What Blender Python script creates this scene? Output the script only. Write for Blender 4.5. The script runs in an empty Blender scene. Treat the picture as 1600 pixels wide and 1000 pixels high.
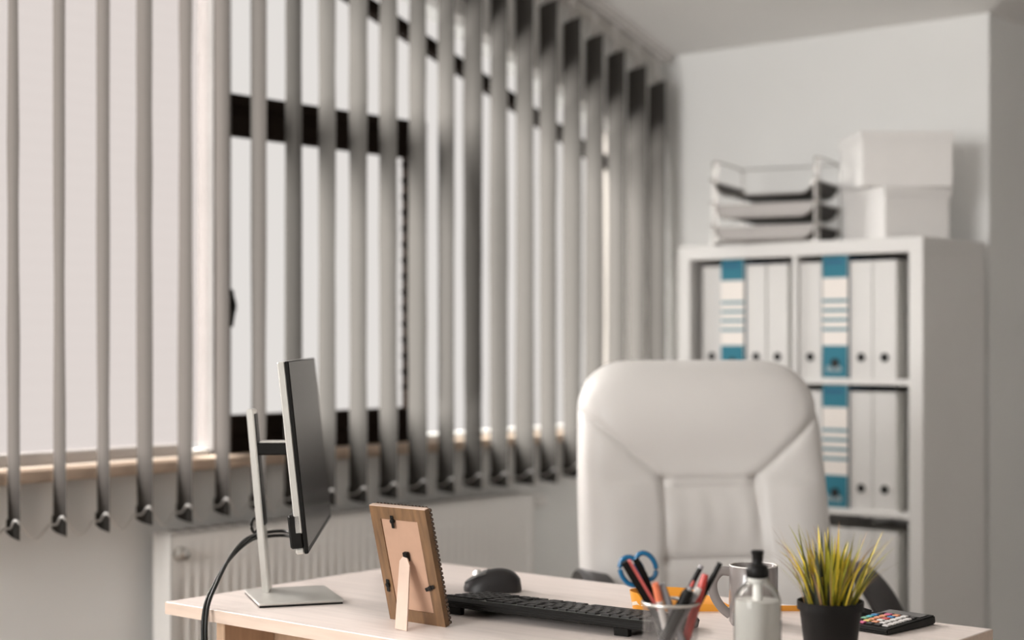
import bpy, bmesh, math, random
from mathutils import Vector, Matrix
random.seed(7)
R = math.radians
sc = bpy.context.scene
col = sc.collection

# ------------------------------------------------------------------ camera
cam_d = bpy.data.cameras.new('camera')
cam = bpy.data.objects.new('camera', cam_d)
col.objects.link(cam)
cam.location = (0, 0, 1.20)
cam.rotation_euler = (R(90), 0, R(39.92))
cam_d.sensor_width = 36
cam_d.lens = 36 * 2510 / 1600
cam_d.shift_y = 33 / 1600
cam_d.dof.use_dof = True
cam_d.dof.focus_distance = 2.62
cam_d.dof.aperture_fstop = 1.95
cam_d.clip_start = 0.05
sc.camera = cam

# ------------------------------------------------------------------ light
world = bpy.data.worlds.new('overcast_sky')
sc.world = world
world.use_nodes = True
wb = world.node_tree.nodes['Background']
wb.inputs['Color'].default_value = (1.0, 0.945, 0.915, 1)
wb.inputs['Strength'].default_value = 0.80

sun_d = bpy.data.lights.new('sun', 'SUN')
sun_d.energy = 37.0
sun_d.angle = R(52)
sun_d.color = (1.0, 0.975, 0.945)
sun = bpy.data.objects.new('sun', sun_d)
col.objects.link(sun)
sun.rotation_euler = Vector((0.76, 0.34, -0.36)).to_track_quat('-Z', 'Y').to_euler()

# added fill light behind the camera, standing in for an unseen window
fill_l = bpy.data.lights.new('rear_fill_light', 'AREA')
fill_l.shape = 'RECTANGLE'
fill_l.size, fill_l.size_y = 1.9, 1.6
fill_l.energy = 158
fill_l.color = (1.0, 0.992, 0.980)
fill_o = bpy.data.objects.new('rear_fill_light', fill_l)
col.objects.link(fill_o)
fill_o.location = (-2.0, -2.36, 1.75)
fill_o.rotation_euler = Vector((0, 1, 0)).to_track_quat('-Z', 'Z').to_euler()

vs = sc.view_settings
vs.view_transform = 'Standard'
vs.look = 'None'
vs.gamma = 1.0
vs.use_curve_mapping = False
vs.exposure = 0.0

# ------------------------------------------------------------------ materials
def srgb(r, g, b):
    f = lambda c: (c / 255 / 12.92) if c / 255 <= 0.04045 else ((c / 255 + 0.055) / 1.055) ** 2.4
    return (f(r), f(g), f(b), 1)

def mat(name, c, rough=0.6, metal=0.0, var=0.06, scale=8, bump=0.0, bscale=120, stretch=(1, 1, 1), spec=0.5, coat=0.0):
    m = bpy.data.materials.new(name)
    m.use_nodes = True
    nt = m.node_tree
    b = nt.nodes['Principled BSDF']
    tc = nt.nodes.new('ShaderNodeTexCoord')
    mp = nt.nodes.new('ShaderNodeMapping')
    mp.inputs['Scale'].default_value = stretch
    nt.links.new(tc.outputs['Object'], mp.inputs['Vector'])
    nz = nt.nodes.new('ShaderNodeTexNoise')
    nz.inputs['Scale'].default_value = scale
    nz.inputs['Detail'].default_value = 4
    nt.links.new(mp.outputs['Vector'], nz.inputs['Vector'])
    rp = nt.nodes.new('ShaderNodeValToRGB')
    rp.color_ramp.elements[0].position = 0.3
    rp.color_ramp.elements[1].position = 0.7
    rp.color_ramp.elements[0].color = [max(0, x * (1 - var)) for x in c[:3]] + [1]
    rp.color_ramp.elements[1].color = [min(1, x * (1 + var)) for x in c[:3]] + [1]
    nt.links.new(nz.outputs['Fac'], rp.inputs['Fac'])
    nt.links.new(rp.outputs['Color'], b.inputs['Base Color'])
    b.inputs['Roughness'].default_value = rough
    b.inputs['Metallic'].default_value = metal
    b.inputs['Specular IOR Level'].default_value = spec
    b.inputs['Coat Weight'].default_value = coat
    if bump > 0:
        n2 = nt.nodes.new('ShaderNodeTexNoise')
        n2.inputs['Scale'].default_value = bscale
        n2.inputs['Detail'].default_value = 3
        nt.links.new(mp.outputs['Vector'], n2.inputs['Vector'])
        bp = nt.nodes.new('ShaderNodeBump')
        bp.inputs['Strength'].default_value = bump
        bp.inputs['Distance'].default_value = 0.002
        nt.links.new(n2.outputs['Fac'], bp.inputs['Height'])
        nt.links.new(bp.outputs['Normal'], b.inputs['Normal'])
    return m

def clear_mat(name, tint, gloss=0.08, rough=0.02):
    m = bpy.data.materials.new(name)
    m.use_nodes = True
    nt = m.node_tree
    nt.nodes.remove(nt.nodes['Principled BSDF'])
    out = nt.nodes['Material Output']
    tr = nt.nodes.new('ShaderNodeBsdfTransparent'); tr.inputs['Color'].default_value = tint
    gl = nt.nodes.new('ShaderNodeBsdfGlossy'); gl.inputs['Roughness'].default_value = rough
    fr = nt.nodes.new('ShaderNodeLayerWeight'); fr.inputs['Blend'].default_value = gloss
    mx = nt.nodes.new('ShaderNodeMixShader')
    nt.links.new(fr.outputs['Fresnel'], mx.inputs['Fac'])
    nt.links.new(tr.outputs['BSDF'], mx.inputs[1]); nt.links.new(gl.outputs['BSDF'], mx.inputs[2])
    nt.links.new(mx.outputs['Shader'], out.inputs['Surface'])
    return m

def cloth_mat(name, dc, tc_, fac, see=0.0):
    m = bpy.data.materials.new(name)
    m.use_nodes = True
    nt = m.node_tree
    nt.nodes.remove(nt.nodes['Principled BSDF'])
    out = nt.nodes['Material Output']
    co = nt.nodes.new('ShaderNodeTexCoord')
    nz = nt.nodes.new('ShaderNodeTexNoise'); nz.inputs['Scale'].default_value = 60; nz.inputs['Detail'].default_value = 3
    nt.links.new(co.outputs['Object'], nz.inputs['Vector'])
    rp = nt.nodes.new('ShaderNodeValToRGB')
    rp.color_ramp.elements[0].color = [x * 0.93 for x in dc[:3]] + [1]
    rp.color_ramp.elements[1].color = [min(1, x * 1.07) for x in dc[:3]] + [1]
    nt.links.new(nz.outputs['Fac'], rp.inputs['Fac'])
    d = nt.nodes.new('ShaderNodeBsdfDiffuse'); nt.links.new(rp.outputs['Color'], d.inputs['Color'])
    t = nt.nodes.new('ShaderNodeBsdfTranslucent'); t.inputs['Color'].default_value = tc_
    mx = nt.nodes.new('ShaderNodeMixShader'); mx.inputs['Fac'].default_value = fac
    nt.links.new(d.outputs['BSDF'], mx.inputs[1]); nt.links.new(t.outputs['BSDF'], mx.inputs[2])
    last = mx
    if see > 0:
        tr = nt.nodes.new('ShaderNodeBsdfTransparent'); tr.inputs['Color'].default_value = (0.95, 0.90, 0.895, 1)
        m2 = nt.nodes.new('ShaderNodeMixShader'); m2.inputs['Fac'].default_value = see
        nt.links.new(mx.outputs['Shader'], m2.inputs[1]); nt.links.new(tr.outputs['BSDF'], m2.inputs[2])
        last = m2
    nt.links.new(last.outputs['Shader'], out.inputs['Surface'])
    return m

M = {}
M['wall'] = mat('white_wall_paint', (0.80, 0.795, 0.78, 1), 0.85, var=0.015, scale=3, bump=0.12, bscale=90)
M['ceiling'] = mat('white_ceiling_paint', (0.79, 0.775, 0.75, 1), 0.9, var=0.02, scale=2.5, bump=0.1, bscale=70)
M['floor'] = mat('beige_carpet', (0.38, 0.335, 0.30, 1), 0.95, var=0.2, scale=60, bump=0.3, bscale=300)
M['sill'] = mat('pale_pine', (0.70, 0.55, 0.43, 1), 0.5, var=0.10, scale=6, stretch=(12, 1, 12))
M['blackframe'] = mat('dark_brown_window_frame', (0.016, 0.012, 0.010, 1), 0.9, var=0.2, scale=10, spec=0.0)
M['whiteframe'] = mat('white_window_trim', (0.72, 0.70, 0.67, 1), 0.4, var=0.02)
M['postgrey'] = mat('taupe_window_post', (0.16, 0.15, 0.145, 1), 0.9, var=0.05, spec=0.0)
M['glass'] = clear_mat('window_glass', (0.985, 0.99, 0.985, 1), 0.05)
M['slat'] = cloth_mat('taupe_blind_fabric', (0.078, 0.073, 0.068, 1), (0.11, 0.102, 0.094, 1), 0.35)
M['shade'] = cloth_mat('white_pleated_shade_fabric', (0.45, 0.42, 0.41, 1), (0.10, 0.094, 0.092, 1), 0.7, 0.88)
M['rail'] = mat('white_rail_plastic', (0.72, 0.69, 0.665, 1), 0.4, var=0.02)
M['slot'] = mat('dark_rail_slot', (0.16, 0.14, 0.125, 1), 0.7)
M['chain'] = mat('clear_white_bead_chain', (0.75, 0.73, 0.70, 1), 0.3)
M['radiator'] = mat('white_radiator_enamel', (0.76, 0.735, 0.705, 1), 0.35, var=0.015)
M['chrome'] = mat('brushed_chrome', (0.62, 0.60, 0.57, 1), 0.28, 1.0, var=0.05)
M['case'] = mat('white_shelf_laminate', (0.755, 0.735, 0.715, 1), 0.45, var=0.015, scale=4)
M['binder'] = mat('white_binder_board', (0.72, 0.70, 0.68, 1), 0.5, var=0.02)
M['binder_in'] = mat('grey_binder_side', (0.80, 0.785, 0.755, 1), 0.6, var=0.02)
M['paper'] = mat('paper_pages', (0.80, 0.77, 0.72, 1), 0.8, var=0.04, scale=40, stretch=(1, 40, 1))
M['teal'] = mat('teal_print', (0.010, 0.165, 0.235, 1), 0.5, var=0.05)
M['tealdark'] = mat('dark_teal_cover', (0.008, 0.09, 0.19, 1), 0.5, var=0.05)
M['tealline'] = mat('pale_teal_print', (0.015, 0.19, 0.26, 1), 0.5, var=0.03)
M['cream'] = mat('cream_label_paper', (0.83, 0.77, 0.72, 1), 0.6, var=0.02)
M['ink'] = mat('black_hole', (0.006, 0.006, 0.006, 1), 0.7)
M['boxw'] = mat('white_cardboard', (0.80, 0.775, 0.755, 1), 0.65, var=0.02)
M['wire'] = mat('chrome_wire', (0.50, 0.475, 0.45, 1), 0.35, 1.0, var=0.05)
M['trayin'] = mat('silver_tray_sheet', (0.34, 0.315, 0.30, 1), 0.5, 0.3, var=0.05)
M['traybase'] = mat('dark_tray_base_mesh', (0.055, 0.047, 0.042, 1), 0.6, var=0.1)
M['leather'] = mat('white_leather', (0.70, 0.672, 0.65, 1), 0.42, var=0.02, scale=5, bump=0.10, bscale=260)
M['blackpl'] = mat('black_plastic', (0.006, 0.0055, 0.005, 1), 0.42, var=0.1, spec=0.18)
M['armpl'] = mat('matte_black_arm_plastic', (0.020, 0.017, 0.017, 1), 0.38, var=0.1)
M['desk'] = mat('pale_birch_laminate', (0.73, 0.65, 0.61, 1), 0.42, var=0.07, scale=5, stretch=(1.2, 14, 14))
M['deskedge'] = mat('birch_edge_band', (0.60, 0.47, 0.385, 1), 0.5, var=0.08, scale=5, stretch=(2, 20, 20))
M['deskpanel'] = mat('warm_wood_desk_panel', (0.50, 0.33, 0.215, 1), 0.5, var=0.12, scale=5, stretch=(14, 14, 1.2))
M['silver'] = mat('satin_silver', (0.66, 0.645, 0.61, 1), 0.38, 0.75, var=0.03)
M['screen'] = mat('dark_glossy_screen', (0.030, 0.026, 0.027, 1), 0.22, var=0.05, spec=0.9)
M['cable'] = mat('black_rubber_cable', (0.005, 0.006, 0.005, 1), 0.42, spec=0.3)
M['framewood'] = mat('brown_frame_wood', (0.165, 0.088, 0.040, 1), 0.5, var=0.3, scale=9, stretch=(14, 3, 2), bump=0.15, bscale=60)
M['framedge'] = mat('dark_frame_moulding', (0.06, 0.032, 0.017, 1), 0.5, var=0.3, scale=20)
M['mdf'] = mat('tan_backing_board', (0.44, 0.27, 0.185, 1), 0.75, var=0.05, scale=30, bump=0.05)
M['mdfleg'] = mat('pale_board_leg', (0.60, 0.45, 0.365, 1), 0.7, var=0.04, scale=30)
M['kbtop'] = mat('grey_keyboard_deck', (0.10, 0.105, 0.095, 1), 0.24, var=0.05)
M['key'] = mat('black_keycap', (0.010, 0.009, 0.009, 1), 0.40, var=0.1, spec=0.35)
M['mouse'] = mat('graphite_mouse_shell', (0.014, 0.012, 0.012, 1), 0.45, var=0.08, spec=0.35)
M['mousetop'] = mat('glossy_mouse_buttons', (0.06, 0.058, 0.055, 1), 0.12, var=0.05)
M['meshwire'] = mat('silver_mesh_wire', (0.27, 0.25, 0.24, 1), 0.4, 0.6, var=0.05)
M['blue'] = mat('blue_scissor_plastic', (0.004, 0.10, 0.22, 1), 0.25, var=0.05)
M['steel'] = mat('scissor_steel', (0.55, 0.54, 0.52, 1), 0.25, 1.0)
M['red'] = mat('red_pen_plastic', (0.42, 0.04, 0.03, 1), 0.35, var=0.04)
M['pink'] = mat('coral_pen_stripe', (0.50, 0.10, 0.09, 1), 0.4, var=0.03)
M['orangepen'] = mat('orange_pen_tip', (0.70, 0.19, 0.09, 1), 0.4, var=0.03)
M['penwhite'] = mat('clear_white_pen_barrel', (0.62, 0.58, 0.55, 1), 0.3, var=0.03)
M['pengrey'] = mat('grey_pen_barrel', (0.27, 0.26, 0.27, 1), 0.35, var=0.03)
M['mug'] = mat('grey_glazed_ceramic', (0.21, 0.185, 0.175, 1), 0.16, var=0.04, coat=0.4)
M['mugrim'] = mat('pale_mug_rim', (0.62, 0.59, 0.56, 1), 0.25, var=0.03)
M['bottle'] = clear_mat('clear_bottle_plastic', (0.93, 0.93, 0.92, 1), 0.22, 0.05)
M['gel'] = cloth_mat('milky_gel', (0.72, 0.71, 0.68, 1), (0.75, 0.74, 0.71, 1), 0.35, 0.12)
M['tube'] = mat('white_dip_tube', (0.76, 0.75, 0.72, 1), 0.4)
M['pot'] = mat('black_plant_pot', (0.007, 0.006, 0.0055, 1), 0.55, var=0.1, spec=0.25)
M['soil'] = mat('dark_soil', (0.02, 0.014, 0.009, 1), 0.95, var=0.4, scale=90, bump=0.5)
M['grassy'] = mat('yellow_green_grass', (0.66, 0.50, 0.035, 1), 0.5, var=0.15, scale=12)
M['grassg'] = mat('olive_green_grass', (0.30, 0.29, 0.025, 1), 0.5, var=0.2, scale=12)
M['grassd'] = mat('dark_green_grass', (0.022, 0.028, 0.008, 1), 0.6, var=0.2, scale=12)
M['grassb'] = mat('dry_brown_grass', (0.30, 0.17, 0.075, 1), 0.6, var=0.2, scale=12)
M['ribbon'] = mat('orange_ribbon', (0.78, 0.33, 0.035, 1), 0.38, var=0.06, scale=20)
M['ribbonlogo'] = mat('white_ribbon_print', (0.86, 0.74, 0.60, 1), 0.4)
KC = {'k': (0.03, 0.028, 0.028, 1), 'w': (0.60, 0.575, 0.56, 1), 'b': (0.03, 0.17, 0.36, 1), 't': (0.06, 0.33, 0.38, 1), 'g': (0.16, 0.36, 0.24, 1),
      'o': (0.62, 0.26, 0.14, 1), 'p': (0.55, 0.12, 0.22, 1), 'y': (0.66, 0.47, 0.14, 1), 'r': (0.52, 0.08, 0.07, 1)}
for k, c in KC.items():
    M['calc_' + k] = mat('calculator_key_' + k, c, 0.4, var=0.03)

# ------------------------------------------------------------------ mesh helpers
def mesh_of(name, bm, m, smooth=None):
    bmesh.ops.recalc_face_normals(bm, faces=bm.faces[:])
    me = bpy.data.meshes.new(name)
    bm.to_mesh(me); bm.free()
    for x in (m if isinstance(m, (list, tuple)) else [m]):
        me.materials.append(M[x] if isinstance(x, str) else x)
    if smooth is not None:
        for p in me.polygons: p.use_smooth = True
        me.set_sharp_from_angle(angle=R(smooth))
    return me

def link(name, me, parent=None, loc=(0, 0, 0), rot=(0, 0, 0), kind=None):
    o = bpy.data.objects.new(name, me)
    col.objects.link(o)
    o.parent = parent
    o.location = loc
    o.rotation_euler = rot
    if kind: o['kind'] = kind
    return o

def obj(name, bm, m, parent=None, smooth=None, loc=(0, 0, 0), rot=(0, 0, 0), kind=None):
    return link(name, mesh_of(name, bm, m, smooth), parent, loc, rot, kind)

def thing(name, label, cat, loc=(0, 0, 0), rz=0, group=None, rot=None):
    o = link(name, None, None, loc, rot or (0, 0, rz))
    o.empty_display_size = 0.05
    return tag(o, label, cat, group)

def tag(o, label, cat, group=None):
    o['label'] = label; o['category'] = cat
    if group: o['group'] = group
    return o

def B(): return bmesh.new()

def box(bm, x0, x1, y0, y1, z0, z1, bev=0.0, seg=1, mi=0):
    t = bmesh.new()
    bmesh.ops.create_cube(t, size=1)
    for v in t.verts:
        v.co = Vector(((x0 + x1) / 2 + v.co.x * (x1 - x0), (y0 + y1) / 2 + v.co.y * (y1 - y0), (z0 + z1) / 2 + v.co.z * (z1 - z0)))
    if bev > 0:
        bmesh.ops.bevel(t, geom=t.edges[:], offset=bev, segments=seg, affect='EDGES', profile=0.5)
    return merge(bm, t, mi)

def merge(bm, t, mi=0, mtx=None):
    mp = {}
    for v in t.verts:
        mp[v] = bm.verts.new(mtx @ v.co if mtx else v.co)
    for f in t.faces:
        try:
            nf = bm.faces.new([mp[v] for v in f.verts]); nf.material_index = mi
        except ValueError:
            pass
    t.free()
    return bm

def prism(bm, pts, axis, a, b, mi=0):
    """polygon pts (two coords) extruded along axis 'x','y' or 'z' from a to b"""
    def mk(p, h):
        if axis == 'x': return (h, p[0], p[1])
        if axis == 'y': return (p[0], h, p[1])
        return (p[0], p[1], h)
    lo = [bm.verts.new(mk(p, a)) for p in pts]
    hi = [bm.verts.new(mk(p, b)) for p in pts]
    n = len(pts)
    for f in [lo, hi]:
        nf = bm.faces.new(f); nf.material_index = mi
    for i in range(n):
        nf = bm.faces.new([lo[i], lo[(i + 1) % n], hi[(i + 1) % n], hi[i]]); nf.material_index = mi
    return bm

def lathe(bm, prof, n=32, cap0=True, cap1=True, c=(0, 0, 0)):
    rings = []
    for r, z in prof:
        rings.append([bm.verts.new((c[0] + r * math.cos(2 * math.pi * i / n), c[1] + r * math.sin(2 * math.pi * i / n), c[2] + z)) for i in range(n)])
    for a, b in zip(rings, rings[1:]):
        for i in range(n):
            bm.faces.new([a[i], a[(i + 1) % n], b[(i + 1) % n], b[i]])
    if cap0: bm.faces.new(rings[0])
    if cap1: bm.faces.new(rings[-1])
    return bm

def smooth_path(pts, k=6):
    P = [Vector(p) for p in pts]
    out = []
    for i in range(len(P) - 1):
        p0 = P[max(i - 1, 0)]; p1 = P[i]; p2 = P[i + 1]; p3 = P[min(i + 2, len(P) - 1)]
        for j in range(k):
            t = j / k
            out.append(0.5 * ((2 * p1) + (p2 - p0) * t + (2 * p0 - 5 * p1 + 4 * p2 - p3) * t * t + (3 * p1 - p0 - 3 * p2 + p3) * t ** 3))
    out.append(P[-1])
    return out

def sweep(bm, path, sect, up=(0, 0, 1), closed=False, scale=None, mi=0):
    """sect: list of (side, up) offsets"""
    P = [Vector(p) for p in path]
    n = len(P)
    rings = []
    up = Vector(up)
    for i, p in enumerate(P):
        if closed:
            t = P[(i + 1) % n] - P[i - 1]
        else:
            t = P[min(i + 1, n - 1)] - P[max(i - 1, 0)]
        t.normalize()
        s = t.cross(up)
        if s.length < 1e-4: s = t.cross(Vector((1, 0.2, 0)))
        s.normalize()
        u = s.cross(t)
        k = scale[i] if scale else 1
        rings.append([bm.verts.new(p + s * a * k + u * b * k) for a, b in sect])
    m = len(sect)
    rng = range(n) if closed else range(n - 1)
    for i in rng:
        a, b = rings[i], rings[(i + 1) % n]
        for j in range(m):
            f = bm.faces.new([a[j], a[(j + 1) % m], b[(j + 1) % m], b[j]]); f.material_index = mi
    if not closed:
        f = bm.faces.new(rings[0]); f.material_index = mi
        f = bm.faces.new(rings[-1]); f.material_index = mi
    return bm

def circ(r, n=8): return [(r * math.cos(2 * math.pi * i / n), r * math.sin(2 * math.pi * i / n)) for i in range(n)]
def rect(a, b): return [(-a / 2, -b / 2), (a / 2, -b / 2), (a / 2, b / 2), (-a / 2, b / 2)]
def tube(bm, path, r, n=8, closed=False, scale=None): return sweep(bm, path, circ(r, n), closed=closed, scale=scale)

def struct(name, bm, m, parent=None, smooth=None, label=None):
    o = obj(name, bm, m, parent, smooth)
    if parent is None: o['kind'] = 'structure'
    if label: o['label'] = label
    return o

# ------------------------------------------------------------------ room shell
XW, XO = -3.06, -3.17          # window wall, inner and outer face
XB = -2.95                     # plane of the vertical blind
YB = 4.33                      # back wall
XC = -1.872                    # outer corner of the back wall
Y0, YF, XR = -2.40, 6.60, 2.40
YK = 0.90                      # the ceiling slope ends here and runs on level
SL = 0.30                      # roof slope
zc = lambda y: 2.124 + SL * (YB - max(y, YK))           # sloped ceiling over the window side
zr = lambda x: 2.124 + SL * (x - XC)           # ceiling facet beyond the hip
head = lambda y: 2.03 + 0.31 * (3.75 - y)      # sloped window head
WY0, WY1, ZS = 0.95, 4.235, 0.905              # window opening

struct('floor', box(B(), XO, XR + .1, Y0 - .1, YF + .1, -0.1, 0), 'floor')['label'] = 'beige carpeted floor under the desk'
bm = B()
prism(bm, [(Y0, 0), (YB + .1, 0), (YB + .1, ZS), (Y0, ZS)], 'x', XO, XW)
prism(bm, [(Y0, ZS), (WY0, ZS), (WY0, zc(WY0)), (YK, zc(YK)), (Y0, zc(Y0))], 'x', XO, XW)
prism(bm, [(WY1, ZS), (YB + .1, ZS), (YB + .1, zc(YB + .1)), (WY1, zc(WY1))], 'x', XO, XW)
prism(bm, [(WY0, head(WY0)), (WY1, head(WY1)), (WY1, zc(WY1)), (WY0, zc(WY0))], 'x', XO, XW)
struct('wall_left', bm, 'wall')
struct('wall_back', prism(B(), [(XW, 0), (XC, 0), (XC, 2.22), (XW, 2.22)], 'y', YB, YB + .1), 'wall')
struct('wall_rear', box(B(), XO, XR + .1, Y0 - .1, Y0, 0, zc(Y0)), 'wall')
struct('wall_alcove', box(B(), XC - .1, XC, YB + .1, YF, 0, 2.15), 'wall')
struct('wall_far', prism(B(), [(XC - .1, 0), (XR + .1, 0), (XR + .1, zr(XR + .1)), (XC - .1, zr(XC - .1))], 'y', YF, YF + .1), 'wall')
struct('wall_right', box(B(), XR, XR + .1, Y0, YF, 0, zr(XR)), 'wall')
def ceil_piece(name, pts):
    bm = B()
    lo = [bm.verts.new(p) for p in pts]
    hi = [bm.verts.new((p[0], p[1], p[2] + .1)) for p in pts]
    bm.faces.new(lo); bm.faces.new(hi)
    for i in range(len(pts)):
        j = (i + 1) % len(pts)
        bm.faces.new([lo[i], lo[j], hi[j], hi[i]])
    return struct(name, bm, 'ceiling')
xh = XC + (YB - YK)
ceil_piece('ceiling', [(XO, YB, zc(YB)), (XC, YB, zc(YB)), (xh, YK, zc(YK)), (XO, YK, zc(YK))])
ceil_piece('ceiling_level', [(XO, YK, zc(YK)), (xh, YK, zc(YK)), (XR + .1, YK, zc(YK)), (XR + .1, Y0 - .1, zc(YK)), (XO, Y0 - .1, zc(YK))])
ceil_piece('ceiling_slope', [(XC - .1, YB + .1, zr(XC - .1)), (XC, YB, zr(XC)), (xh, YK, zr(xh)), (XR + .1, YK, zr(XR + .1)), (XR + .1, YF, zr(XR + .1)), (XC - .1, YF, zr(XC - .1))])
struct('baseboard_left', box(B(), XW, XW + .012, Y0, YB, 0, .07, .003), 'whiteframe')
struct('baseboard_back', box(B(), XW + .012, XC, YB - .012, YB, 0, .07, .003), 'whiteframe')

# ------------------------------------------------------------------ window with sloped head
win = link('window_1', None, None, (0, 0, 0))
win['kind'] = 'structure'
win['label'] = 'wide window with sloping head and dark frame behind the blind'
XG = -3.115
POST = [0.978, 2.575, 3.303]
bar_off = 0.115
bar = lambda y: head(y) - bar_off
for i, y in enumerate(POST):
    zt = (1.815, 1.815) if i == 2 else (bar(y + .028), bar(y - .028))
    hp = .011 if i == 2 else .028
    obj('post', prism(B(), [(y - .028, ZS), (y + hp, ZS), (y + hp, zt[0]), (y - .028, zt[1])], 'x', XG - .03, XG + .03), 'blackframe' if i == 2 else 'postgrey', win)
obj('mullion', prism(B(), [(POST[2] - .006, 1.815), (POST[2] + .008, 1.815), (POST[2] + .008, bar(POST[2] + .008)), (POST[2] - .006, bar(POST[2] - .006))], 'x', XG - .02, XG + .02), 'whiteframe', win)
obj('end_post', prism(B(), [(WY1 - .03, ZS), (WY1, ZS), (WY1, head(WY1)), (WY1 - .03, head(WY1 - .03))], 'x', XG - .03, XG + .03), 'slot', win)
obj('sloping_bar', prism(B(), [(WY0, bar(WY0) - .015), (WY1 - .03, bar(WY1 - .03) - .015), (WY1 - .03, bar(WY1 - .03) + .015), (WY0, bar(WY0) + .015)], 'x', XG - .025, XG + .025), 'blackframe', win)
for a, b in [(POST[1], POST[2])]:
    bm = box(B(), XG - .03, XG + .03, a + .028, b - .028, 1.715, 1.765, .004)
    box(bm, XG - .02, XG + .022, a + .028, b - .028, 1.765, 1.782)
    box(bm, XG - .03, XG + .03, a + .028, b - .028, 1.782, 1.815, .004)
    obj('transom', bm, 'blackframe', win)
    bm = box(B(), XG - .03, XG + .03, a + .028, b - .028, ZS, 0.965, .004)
    box(bm, XG - .025, XG + .035, a + .028, b - .028, 0.965, 1.015, .004)
    obj('bottom_rail', bm, 'blackframe', win)
    p = obj('pane', box(B(), XG - .004, XG + .004, a + .028, b - .028, 1.015, 1.715), 'glass', win)
    obj('upper_pane', prism(B(), [(a + .028, 1.815), (b - .028, 1.815), (b - .028, bar(b - .028) - .02), (a + .028, bar(a + .028) - .02)], 'x', XG - .004, XG + .004), 'glass', win)
a, b = POST[0] + .028, POST[1] - .028
obj('pane', prism(B(), [(a, .935), (b, .935), (b, bar(b) - .02), (a, bar(a) - .02)], 'x', XG - .004, XG + .004), 'glass', win)
obj('bottom_rail', box(B(), XG - .03, XG + .02, a, b, ZS, .935, .003), 'whiteframe', win)
y = POST[-1] + .011
obj('bottom_rail', box(B(), XG - .03, XG + .03, y, WY1 - .03, ZS, .935, .003), 'whiteframe', win)
obj('pane', prism(B(), [(y, .935), (WY1 - .03, .935), (WY1 - .03, bar(WY1 - .03) - .02), (y, bar(y) - .02)], 'x', XG - .004, XG + .004), 'glass', win)
obj('head_pane', prism(B(), [(WY0, bar(WY0) + .02), (WY1 - .03, bar(WY1 - .03) + .02), (WY1 - .03, head(WY1 - .03)), (WY0, head(WY0))], 'x', XG - .004, XG + .004), 'glass', win)
# saw-toothed dark seal strip beside the post
bm = B()
pts = [(POST[2] - .028, 1.05)]
z = 1.05
while z < 1.68:
    pts.append((POST[2] - .098, z + .022)); pts.append((POST[2] - .072, z + .044)); z += .044
pts.append((POST[2] - .028, z))
prism(bm, pts, 'x', XG + .031, XG + .036)
obj('toothed_strip', bm, 'blackframe', win)['label'] = 'dark saw-toothed strip along the sash edge'
# sash handle
bm = B()
box(bm, XG + .03, XG + .038, POST[1] - .012, POST[1] + .014, 1.28, 1.34, .003)
sweep(bm, smooth_path([(XG + .04, POST[1] + .002, 1.325), (XG + .055, POST[1] + .008, 1.32), (XG + .058, POST[1] + .012, 1.28), (XG + .054, POST[1] + .008, 1.235)], 5), rect(.014, .010))
obj('sash_handle', bm, 'blackpl', win, 40)
obj('sill', box(B(), -3.09, -3.018, WY0 - .1, YB, .893, .921, .005, 2), 'sill', win)

# pleated shades covering the left sashes
def shade(y0, y1, label):
    t = thing('pleated_shade', label, 'window shade', (XW - .014, (y0 + y1) / 2, ZS + .02), 0)
    h0, L = .03, (y1 - y0) / 2
    bm = B()
    n = 140; prev = None
    for i in range(n + 1):
        z = h0 + i * .0165
        x = (.0022 if i % 2 else .0)
        zz = [z, z]
        top = [bar(y0) - .04 - ZS - .02, bar(y1) - .04 - ZS - .02]
        cur = [bm.verts.new((x, -L, min(z, top[0]))), bm.verts.new((x, L, min(z, top[1])))]
        if prev: bm.faces.new([prev[0], prev[1], cur[1], cur[0]])
        prev = cur
        if z > max(top): break
    obj('pleated_fabric', bm, 'shade', t)
    obj('bottom_bar', box(B(), -.008, .010, -L, L - .05, 0, .03, .004), 'rail', t)
shade(1.01, 2.52, 'white pleated shade drawn down beside the dark framed clear sash')

# ------------------------------------------------------------------ vertical blind
blind = thing('vertical_blind', 'taupe vertical slat blind hanging from a sloping white rail before the window', 'blind', (XB, YB, 0))
RZ = lambda y: zc(y) - .005
bm = B()
ya, yb = .98, YB - .03
sec = lambda y, o: RZ(y) - o
def rail_piece(bm, x0, x1, o0, o1):
    return prism(bm, [(ya - YB, sec(ya, o1)), (yb - YB, sec(yb, o1)), (yb - YB, sec(yb, o0)), (ya - YB, sec(ya, o0))], 'x', x0, x1)
rail_piece(bm, -.022, .022, 0, .016)
rail_piece(bm, .010, .022, .016, .034)
rail_piece(bm, -.022, -.010, .016, .034)
rl = obj('head_rail', bm, 'rail', blind)
bm = B(); rail_piece(bm, -.010, .010, .016, .022)
obj('slot', bm, 'slot', rl)
bm = B(); rail_piece(bm, .022, .0235, .018, .024)
obj('groove', bm, 'slot', rl)
SW, SP = .127, .1117
slat_y = [1.905 + SP * i for i in range(-8, 22)]
tips = []
hang_bm = B()
box(hang_bm, -.004, .004, -.004, .004, -.002, .075, .001)
box(hang_bm, -.018, .018, -.002, .002, -.014, .006, .001)
hang_me = mesh_of('hanger', hang_bm, 'rail')
chain_me = None
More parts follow.
